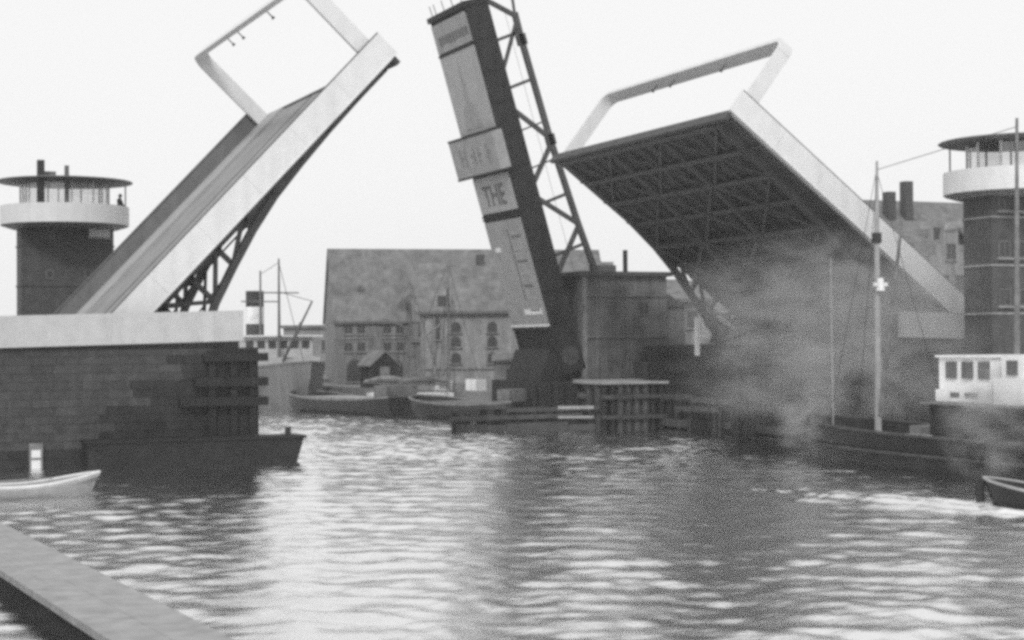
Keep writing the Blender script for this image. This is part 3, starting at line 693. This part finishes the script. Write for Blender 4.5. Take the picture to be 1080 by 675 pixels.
# barges and small craft along the far quay
def barge(loc, rz, L, B, D, label, cover):
    r = thing('barge', loc, label, 'barge', rz); p, g = hull_mesh(L, B, D, .45, fwd=.22, aft=.2, stern=.8, draft=.5, thick=.15)
    p.build('hull', 'hull_black', r)
    for s in g: MB().tube(s, .09, 6).build('gunwale', 'timber_grey', r)
    MB().box(-L*.3, L*.3, -B*.36, B*.36, D*.4, D+.12).build('hatch_cover', cover, r)
    MB().box(-L*.44, -L*.33, -B*.3, B*.3, D*.4, D+1.0).build('cabin', 'timber_grey', r)
    return r
barge((21.9, 45.5, 0), math.radians(105), 14, 4.2, 1.0, 'long dark barge moored at far quay near the ship', 'timber_pale')
barge((25.6, 31.6, 0), math.radians(110), 10.5, 4.0, .95, 'dark barge moored just left of the old bridge foot', 'timber_grey')
def sailboat(loc, rz, mh, label, dark):
    r = thing('sailing_boat', loc, label, 'sailing boat', rz); p, g = hull_mesh(8, 2.6, .8, .4, draft=.4)
    p.build('hull', 'hull_black', r); MB().box(-2.4, .8, -.8, .8, .6, 1.35).build('cabin', 'off_white', r)
    MB().tube([(.9, 0, .2), (.9, 0, mh)], [.12, .05], 8).build('mast', 'timber_grey', r)
    MB().tube([(.8, 0, 1.9), (-3.2, 0, 2.1)], .1, 6).build('boom', 'timber_grey', r)
    MB().tube([(.7, 0, 2.15), (-.6, 0, 2.3), (-2.0, 0, 2.3), (-3.1, 0, 2.2)], [.1, .24, .2, .06], 8).build('furled_sail', 'roof_tile' if dark else 'plaster', r)
    MB().tube([(.85, 0, mh*.62), (-1.6, 0, mh*.62-1.6 if dark else mh*.7)], .06, 6).build('gaff', 'timber_grey', r)
    for q in ((.7, 1.25, .9), (.7, -1.25, .9), (-.1, 1.25, .9), (-.1, -1.25, .9)): MB().tube([(.9, 0, mh*.85), q], .025, 4).build('shroud', 'iron', r)
    for q in ((3.9, 0, 1.2), (-3.6, 0, 1.0)): MB().tube([(.9, 0, mh-.1), q], .02, 4).build('stay', 'iron', r)
sailboat((27.9, 44.2, 0), math.radians(12), 10.7, 'sailing boat with taller bare mast and dark furled sail at far quay', True)
sailboat((26.2, 47.5, 0), math.radians(15), 9.6, 'sailing boat with shorter mast and pale furled sail beside quay hut', False)
open_boat('dinghy', (24.9, 40.2, 0), math.radians(100), 4.5, 1.7, .6, .3, 'white dinghy tied up between the two barges', 'off_white', 'off_white')

# steamship beyond the left pier
sh = thing('steamship', (20.4, 70, 0), 'hazy grey steamship with banded funnel and white bridge beyond left pier', 'ship')
p, g = hull_mesh(36, 7.0, 2.7, .9, fwd=.42, aft=.25, stern=.6, draft=1.5, n=30, thick=.15, rake=1.2)
h = p.build('hull', 'hull_grey', sh); h.rotation_euler.z = math.radians(-90)
RZ = Matrix.Rotation(math.radians(-90), 4, 'Z'); SO = Vector((19.0, 67, 0))
class SP(MB):
    def build(s, name, m, par=None): s.v = [tuple(RZ@Vector(v)) for v in s.v]; return MB.build(s, name, m, par or sh)
for s in g: SP().tube(s, .1, 6).build('bulwark_rail', 'hull_grey')
SP().box(-14, 15, -3.5, 3.5, 2.0, 2.15).build('deck', 'timber_grey')
SP().box(0, 11, -3.2, 3.2, 2.15, 3.9).build('deckhouse', 'parapet_paint')
SP().box(5.5, 10, -2.9, 2.9, 3.9, 5.5).build('bridge_house', 'parapet_paint')
SP().box(5.1, 10.4, -3.6, 3.6, 5.5, 5.62).build('bridge_roof', 'off_white')
for k in range(6): SP().box(10.0, 10.04, -2.5+k*.9, -1.9+k*.9, 4.6, 5.2).build('window', 'pane_dull')
for k in range(7): SP().box(.8+k*1.45, 1.15+k*1.45, -3.24, -3.2, 3.1, 3.45).build('window', 'steel_grey')
fz = [(5.2, 6.6, 'steel_dark'), (6.6, 8.0, 'off_white'), (8.0, 9.3, 'iron')]
fn = SP().tube([(3.2, 0, 4.0), (3.2, 0, 5.2)], .75, 14).build('funnel', 'steel_dark')
for a, b, m in fz: SP().tube([(3.2, 0, a), (3.2, 0, b)], .751, 14).build('funnel_band', m, fn)
for x, z in ((5.0, 10.9), (10.6, 11.6)):
    o = SP().tube([(x, 0, 2), (x, 0, z)], [.16, .07], 8).build('mast', 'steel_grey')
    SP().tube([(x, -1.6, z*.77), (x, 1.6, z*.77)], .06, 6).build('yard', 'steel_grey', o)
SP().tube([(10.6, 0, 3), (13.6, 1.8, 8.2)], [.12, .07], 6).build('derrick', 'steel_grey')
SP().tube([(10.6, 0, 3), (12.5, 1.2, 6.6)], [.12, .07], 6).build('derrick', 'steel_grey')
for a, b in (((10.6, 0, 11.3), (17.5, 0, 3.4)), ((10.6, 0, 11.3), (5.0, 0, 10.6)), ((10.6, 0, 9), (13.6, 1.8, 8.2))): SP().tube([a, b], .025, 4).build('stay', 'iron')

# ------------------------------------------------------------------ buildings on the far quay
def pitched(r, x0, x1, y0, y1, z0, ze, zr, wm, rm, over=.35, hip=0.):
    ym = (y0+y1)/2
    w_ = Part().prism([(x0, y0, z0), (x0, y1, z0), (x0, y1, ze), (x0, ym, zr-.2), (x0, y0, ze)] if not hip else [(x0, y0, z0), (x0, y1, z0), (x0, y1, ze), (x0, y0, ze)], (x1-x0, 0, 0)).build('wall', wm, r)
    sl = (zr-ze)/(ym-y0); a = (y0-over, ze-over*sl+.05); b = (ym, zr+.05); p = Part(); t = .18
    for sg in (1, -1):
        f = lambda y: ym+sg*(y-ym)
        p.hexa([(x0-over, f(a[0]), a[1]), (x1+over, f(a[0]), a[1]), (x1+over-hip, f(b[0]), b[1]), (x0-over+hip, f(b[0]), b[1]),
                (x0-over, f(a[0]), a[1]+t), (x1+over, f(a[0]), a[1]+t), (x1+over-hip, f(b[0]), b[1]+t), (x0-over+hip, f(b[0]), b[1]+t)])
    rf = p.build('roof', rm, r)
    Part().box(x0-over, x1+over, y0-over-.06, y0-over+.1, a[1]-.08, a[1]+.1).build('gutter', 'steel_grey', r, rf)
    return w_, rf
def arched(r, xc, y, z0, w, h, m='steel_dark'):
    pts = [(xc-w/2, y-.05, z0), (xc+w/2, y-.05, z0)]+[(xc+w/2*math.cos(t), y-.05, z0+h-w/2+w/2*math.sin(t)) for t in np.linspace(0, math.pi, 7)]
    f = Part().prism(pts, (0, .1, 0)).build('window', m, r)
    Part().prism([(xc+(x-xc)*.82, y-.07, z0+.06+(z-z0)*.9) for x, _, z in pts], (0, .03, 0)).build('pane', 'pane_dull', r, f)
    Part().box(xc-w/2-.1, xc+w/2+.1, y-.16, y+.02, z0-.12, z0-.004).build('sill', 'brick_pale', r, f)
# great warehouse
r = thing('warehouse', (28.1, 70, 1.4), 'great long warehouse with high tiled roof on the far quay', 'warehouse', -.2)
pitched(r, 28.2, 52.5, 70, 78.5, 1.4, 6.95, 13.1, 'brick_pale', 'roof_tile', .2)
for k in range(7):
    x = 29.0+k*3.35
    for z in (5.75, 4.25):
        for dx in (0, 1.1): window(None, r, x+dx, x+dx+.75, 70, z, z+.85, fm='timber_grey', bars=1)
    arched(r, x+.95, 70, 1.7, 1.5, 1.9)
    Part().box(x+2.1, x+2.85, 69.93, 70.02, 3.8, 6.5).build('loading_hatch', 'timber_grey', r)
    Part().box(x-.2, x+2.0, 69.9, 70.0, 5.35, 5.5).build('band_course', 'plaster', r)
for x in (34.0, 40, 46):
    d = Part().prism([(x, 70.4, 7.4), (x+1.6, 70.4, 7.4), (x+1.6, 70.4, 8.6), (x+.8, 70.4, 9.3), (x, 70.4, 8.6)], (0, 3.4, 0)).build('dormer', 'roof_tile', r)
    Part().box(x+.4, x+1.2, 70.36, 70.41, 7.6, 8.5).build('window', 'steel_dark', r, d)
for x in (30.2, 36.8, 43.0, 48.5):
    d = Part().prism([(x, 71.6, 8.9), (x+.9, 71.6, 8.9), (x+.9, 71.6, 9.6), (x+.45, 71.6, 10.0), (x, 71.6, 9.6)], (0, 2.2, 0)).build('dormer', 'roof_tile', r)
    Part().box(x+.2, x+.7, 71.55, 71.61, 9.0, 9.55).build('window', 'steel_dark', r, d)
d = Part().prism([(34.6, 69.75, 5.0), (37.2, 69.75, 5.0), (37.2, 69.75, 8.3), (35.9, 69.75, 10.2), (34.6, 69.75, 8.3)], (0, 3.6, 0)).build('gable_bay', 'brick_pale', r)
for z in (5.6, 7.4): Part().box(35.4, 36.4, 69.7, 69.76, z, z+1.1).build('window', 'steel_dark', r, d)
# pale house before it
r = thing('quay_house', (31.6, 58, 1.4), 'paler plastered house with arched windows, left of the old bridge leaf', 'house', -YAW)
pitched(r, 31.6, 47, 58, 67, 1.4, 7.55, 11.3, 'plaster', 'roof_tile')
for x in (34.45, 37.35, 40.3, 43.2):
    for z in (5.75, 4.6, 3.3): arched(r, x, 58, z, .8, .85)
for x in (31.7, 32.6, 33.3): Part().box(x, x+.22, 57.9, 58, 2.4, 7.4).build('pilaster', 'brick_pale', r)
arched(r, 32.95, 58, 5.2, .45, 1.7)
Part().box(31.6, 47, 57.88, 57.99, 2.8, 2.95).build('band_course', 'brick_pale', r)
for x in (32.6, 39.0):
    d = Part().prism([(x, 58.1, 7.7), (x+1.5, 58.1, 7.7), (x+1.5, 58.1, 8.6), (x+.75, 58.1, 9.4), (x, 58.1, 8.6)], (0, 3, 0)).build('dormer', 'plaster', r)
    Part().box(x+.4, x+1.1, 58.05, 58.11, 7.9, 8.7).build('window', 'steel_dark', r, d)
Part().box(36, 36.7, 62.2, 62.9, 10.8, 12.2).build('chimney', 'brick', r)
# hut and low shed on the quay edge
r = thing('quay_hut', (29.9, 51.5, 1.45), 'small dark hut with pointed roof on the quay before the warehouse', 'hut')
p = Part().prism([(28.9, 50.5, 1.45), (30.9, 50.5, 1.45), (30.9, 50.5, 3.3), (29.9, 50.5, 4.2), (28.9, 50.5, 3.3)], (0, 3, 0)).build('wall', 'board_dark', r)
p = Part()
for sg in (-1, 1): p.hexa([(29.9, 50.3, 4.25), (29.9, 53.7, 4.25), (29.9+sg*1.25, 53.7, 3.1), (29.9+sg*1.25, 50.3, 3.1), (29.9, 50.3, 4.4), (29.9, 53.7, 4.4), (29.9+sg*1.25, 53.7, 3.24), (29.9+sg*1.25, 50.3, 3.24)])
p.build('roof', 'roof_tile', r)
Part().box(29.5, 30.3, 50.44, 50.52, 1.45, 3.1).build('door', 'timber_grey', r)
r.location = (27.9, 57, 1.45)
r = thing('quay_store', (33.0, 46, 1.45), 'low flat-roofed store behind the barge, left of the old bridge', 'store', -YAW)
Part().box(33.0, 41, 46, 50, 1.4, 3.5).build('wall', 'brick_pale', r)
Part().hexa([(32.8, 45.7, 3.5), (41.2, 45.7, 3.5), (41.2, 50.2, 3.9), (32.8, 50.2, 3.9), (32.8, 45.7, 3.65), (41.2, 45.7, 3.65), (41.2, 50.2, 4.05), (32.8, 50.2, 4.05)]).build('roof', 'roof_tile', r)
for x in (33.8, 35.9, 38.2): window(None, r, x, x+.9, 46, 2.1, 3.0, fm='timber_grey', sill=False)
Part().box(39.5, 40.5, 45.93, 46, 1.45, 3.1).build('door', 'timber_grey', r)
for i, (x, y, s, m) in enumerate(((28.6, 45.0, .9, 'off_white'), (29.6, 44.6, .7, 'plaster'), (30.4, 43.2, 1.0, 'off_white'), (31.3, 41.0, .8, 'timber_pale'))):
    lab = ('white crate left of the others on quay edge', 'smallest pale crate on the quay edge by the sailing boat', 'largest white crate on quay edge beside the shed', 'pale wooden crate nearest the old bridge on quay')[i]
    r = thing('crate', (x, y, 1.45), lab, 'crate', .2*i, 'crates on the far quay')
    MB().box(-s/2, s/2, -s/2, s/2, .02, s*.8).build('box', m, r)
    for k in (-.48, 0, .48): MB().box(-s/2-.03, s/2+.03, s*k-.04, s*k+.04, 0, s*.83).build('batten', m, r)
# distant block left of the warehouse
r = thing('distant_block', (31.2, 97, 1.4), 'hazy flat-topped building between the ship and the great warehouse', 'building', -YAW)
Part().box(31.2, 42, 97, 110, 1.4, 6.6).build('wall', 'plaster', r)
Part().box(30.9, 42.3, 96.7, 110.3, 6.6, 6.9).build('roof', 'roof_tile', r)
for k in range(6):
    for z in (2.2, 4.3): window(None, r, 31.8+k*1.6, 32.6+k*1.6, 97, z, z+1.1, fm='timber_grey', bars=1)
# houses on the right bank
r = thing('gabled_house', (70, 47, 1.4), 'tall old house with two chimneys behind the right leaf and tower', 'house')
pitched(r, 63.5, 82, 42, 52, 1.4, 12.6, 16.2, 'brick', 'roof_tile')
for x, z in ((66.9, 16.9), (68.6, 17.8)): Part().box(x, x+.75, 44.4, 45.2, 12.9, z).build('chimney', 'brick', r)
for k in range(9):
    for z in (10.4, 8.0, 5.6, 3.2): window(None, r, 64.3+k*2, 65.3+k*2, 42, z, z+1.5, fm='timber_grey', bars=1)
for x in (69.2, 71.6):
    d = Part().prism([(x, 42.1, 12.7), (x+1.4, 42.1, 12.7), (x+1.4, 42.1, 13.8), (x+.7, 42.1, 14.5), (x, 42.1, 13.8)], (0, 3, 0)).build('dormer', 'plaster', r)
    Part().box(x+.4, x+1.0, 42.05, 42.11, 12.9, 13.9).build('window', 'steel_dark', r, d)
r = thing('gabled_house', (57, 41, 1.4), 'lower brick house half hidden by smoke under the right leaf', 'house')
pitched(r, 47, 62.5, 37, 46, 1.4, 6.6, 9.2, 'brick', 'roof_tile')
for k in range(7):
    for z in (4.6, 2.4): window(None, r, 47.8+k*2.1, 48.8+k*2.1, 37, z, z+1.3, fm='timber_grey', bars=1)
r = thing('gabled_house', (43, 40, 1.4), 'narrow house with pale front right of the machine house', 'house')
pitched(r, 40.3, 45.5, 36, 44, 1.4, 7.8, 9.2, 'plaster', 'roof_tile')
for k in range(2):
    for z in (5.8, 3.4): window(None, r, 41.9+k*1.7, 42.8+k*1.7, 36, z, z+1.3, fm='timber_grey', bars=1)

r = thing('stepped_gable_house', (67.5, 38, 1.4), 'pale house with stepped gable between the right leaf and tower', 'house')
x0, x1 = 64.8, 70.2
st = [(x0, 1.4), (x0, 10.4), (x0+.6, 10.4), (x0+.6, 11.3), (x0+1.3, 11.3), (x0+1.3, 12.2), (x0+2.0, 12.2), (x0+2.0, 13.1)]
st = st+[(x0+x1-x, z) for x, z in st[::-1]]
Part().prism([(x, 37.2, z) for x, z in st], (0, .5, 0)).build('gable_wall', 'plaster', r)
Part().prism([(x0+.1, 37.7, 1.4), (x1-.1, 37.7, 1.4), (x1-.1, 37.7, 10.0), ((x0+x1)/2, 37.7, 12.7), (x0+.1, 37.7, 10.0)], (0, 4.1, 0)).build('body', 'roof_tile', r)
for z in (11.0, 8.6, 6.2, 3.8):
    for x in ((66.4, 67.8) if z < 11 else (67.05,)): window(None, r, x, x+.9, 37.2, z, z+1.3, fm='timber_grey', bars=1)
r = thing('brick_house', (74, 38, 1.4), 'dark narrow house with pitched roof just left of the right tower', 'house')
pitched(r, 70.6, 78, 37.4, 41.8, 1.4, 11.0, 13.4, 'brick', 'roof_tile')
for k in range(3):
    for z in (9.0, 6.6, 4.2): window(None, r, 71.4+k*2, 72.3+k*2, 37.4, z, z+1.3, fm='plaster', bars=1)

# ------------------------------------------------------------------ floating jetty in the foreground
r = thing('floating_jetty', (-10.6, -39, .3), 'narrow pale plank jetty on the water in the bottom left corner', 'jetty')
def jx(y): return -11.3+(y+28)*(-1.05/18)
ya, yb = -58., -20.
def jbox(p, o0, o1, y0, y1, z0, z1):
    return p.hexa([(jx(y0)+o0, y0, z0), (jx(y0)+o1, y0, z0), (jx(y1)+o1, y1, z0), (jx(y1)+o0, y1, z0), (jx(y0)+o0, y0, z1), (jx(y0)+o1, y0, z1), (jx(y1)+o1, y1, z1), (jx(y1)+o0, y1, z1)])
jbox(Part(), -.68, .68, ya, yb, -.35, .37).build('float', 'timber_tar', r)
for k in range(4):
    y = ya+random.uniform(-1.5, 0)
    while y < yb:
        L = random.uniform(5.5, 7.5); y1 = min(y+L, yb); o0 = -.79+k*.395
        jbox(Part(), o0+.002, o0+.393, max(y, ya)+.003, y1-.003, .38, .5+random.uniform(0, .004)).build('plank', 'timber_pale', r); y = y1

# ------------------------------------------------------------------ smoke and haze
def smoke(name, c, rx, ry, rz, dens, label, sc, seed):
    bm = bmesh.new(); bmesh.ops.create_icosphere(bm, subdivisions=3, radius=1); me = bpy.data.meshes.new(name); bm.to_mesh(me); bm.free()
    o = bpy.data.objects.new(name, me); COL.objects.link(o); o.location = c; o.scale = (rx, ry, rz); tag(o, label, 'smoke', kind='stuff')
    m = bpy.data.materials.new(name); m.use_nodes = True; t = m.node_tree; t.nodes.clear()
    out = t.nodes.new('ShaderNodeOutputMaterial'); v = t.nodes.new('ShaderNodeVolumePrincipled')
    v.inputs['Color'].default_value = (.62, .62, .62, 1); v.inputs['Anisotropy'].default_value = .2
    tc = t.nodes.new('ShaderNodeTexCoord'); ln = t.nodes.new('ShaderNodeVectorMath'); ln.operation = 'LENGTH'
    t.links.new(tc.outputs['Object'], ln.inputs[0])
    fo = t.nodes.new('ShaderNodeMapRange'); fo.interpolation_type = 'SMOOTHSTEP'; fo.inputs[1].default_value = 1; fo.inputs[2].default_value = .3
    t.links.new(ln.outputs['Value'], fo.inputs[0])
    geo = t.nodes.new('ShaderNodeNewGeometry'); n = t.nodes.new('ShaderNodeTexNoise'); n.noise_dimensions = '4D'; n.inputs['W'].default_value = seed
    n.inputs['Scale'].default_value = sc; n.inputs['Detail'].default_value = 5; n.inputs['Roughness'].default_value = .62; n.inputs['Distortion'].default_value = 1.1
    mp = t.nodes.new('ShaderNodeMapping'); mp.inputs['Scale'].default_value = (.8, .8, 1.5); mp.inputs['Rotation'].default_value = (0, math.radians(18), 0)
    t.links.new(geo.outputs['Position'], mp.inputs[0]); t.links.new(mp.outputs[0], n.inputs['Vector'])
    mr = t.nodes.new('ShaderNodeMapRange'); mr.inputs[1].default_value = .43; mr.inputs[2].default_value = .78; mr.inputs[3].default_value = 0; mr.inputs[4].default_value = dens
    t.links.new(n.outputs[0], mr.inputs[0])
    mu = t.nodes.new('ShaderNodeMath'); mu.operation = 'MULTIPLY'; t.links.new(fo.outputs[0], mu.inputs[0]); t.links.new(mr.outputs[0], mu.inputs[1])
    t.links.new(mu.outputs[0], v.inputs['Density']); t.links.new(v.outputs[0], out.inputs['Volume'])
    me.materials.append(m); return o
smoke('smoke', (31.0, -3.0, 6.2), 11, 6.5, 4.4, .55, 'ragged grey smoke drifting before the foot of the right leaf', .4, 1.0)
smoke('smoke', (28.5, -6.0, 3.4), 10, 5, 3.6, .5, 'low bank of thin smoke veiling the timber fenders left of the tug', .45, 2.3)
smoke('steam', (21.4, -24.4, 1.9), 1.3, 2.6, 2.4, 1.4, 'pale steam puff along the tug side at right edge', .8, 4.0)
smoke('steam', (22.2, -12.0, 1.5), 1.2, 1.8, 1.9, 1.6, 'pale steam puff at the bow of the tug', .8, 7.0)
hz = MB().box(-60, 160, -90, 160, -4, 34).mesh('haze', 'stone'); hz.materials.clear()
m = bpy.data.materials.new('haze'); m.use_nodes = True; t = m.node_tree; t.nodes.clear()
out = t.nodes.new('ShaderNodeOutputMaterial'); v = t.nodes.new('ShaderNodeVolumePrincipled')
v.inputs['Color'].default_value = (.95, .95, .95, 1); v.inputs['Density'].default_value = .00042; v.inputs['Anisotropy'].default_value = .3
t.links.new(v.outputs[0], out.inputs['Volume']); hz.materials.append(m)
ho = bpy.data.objects.new('haze', hz); COL.objects.link(ho); tag(ho, kind='stuff')
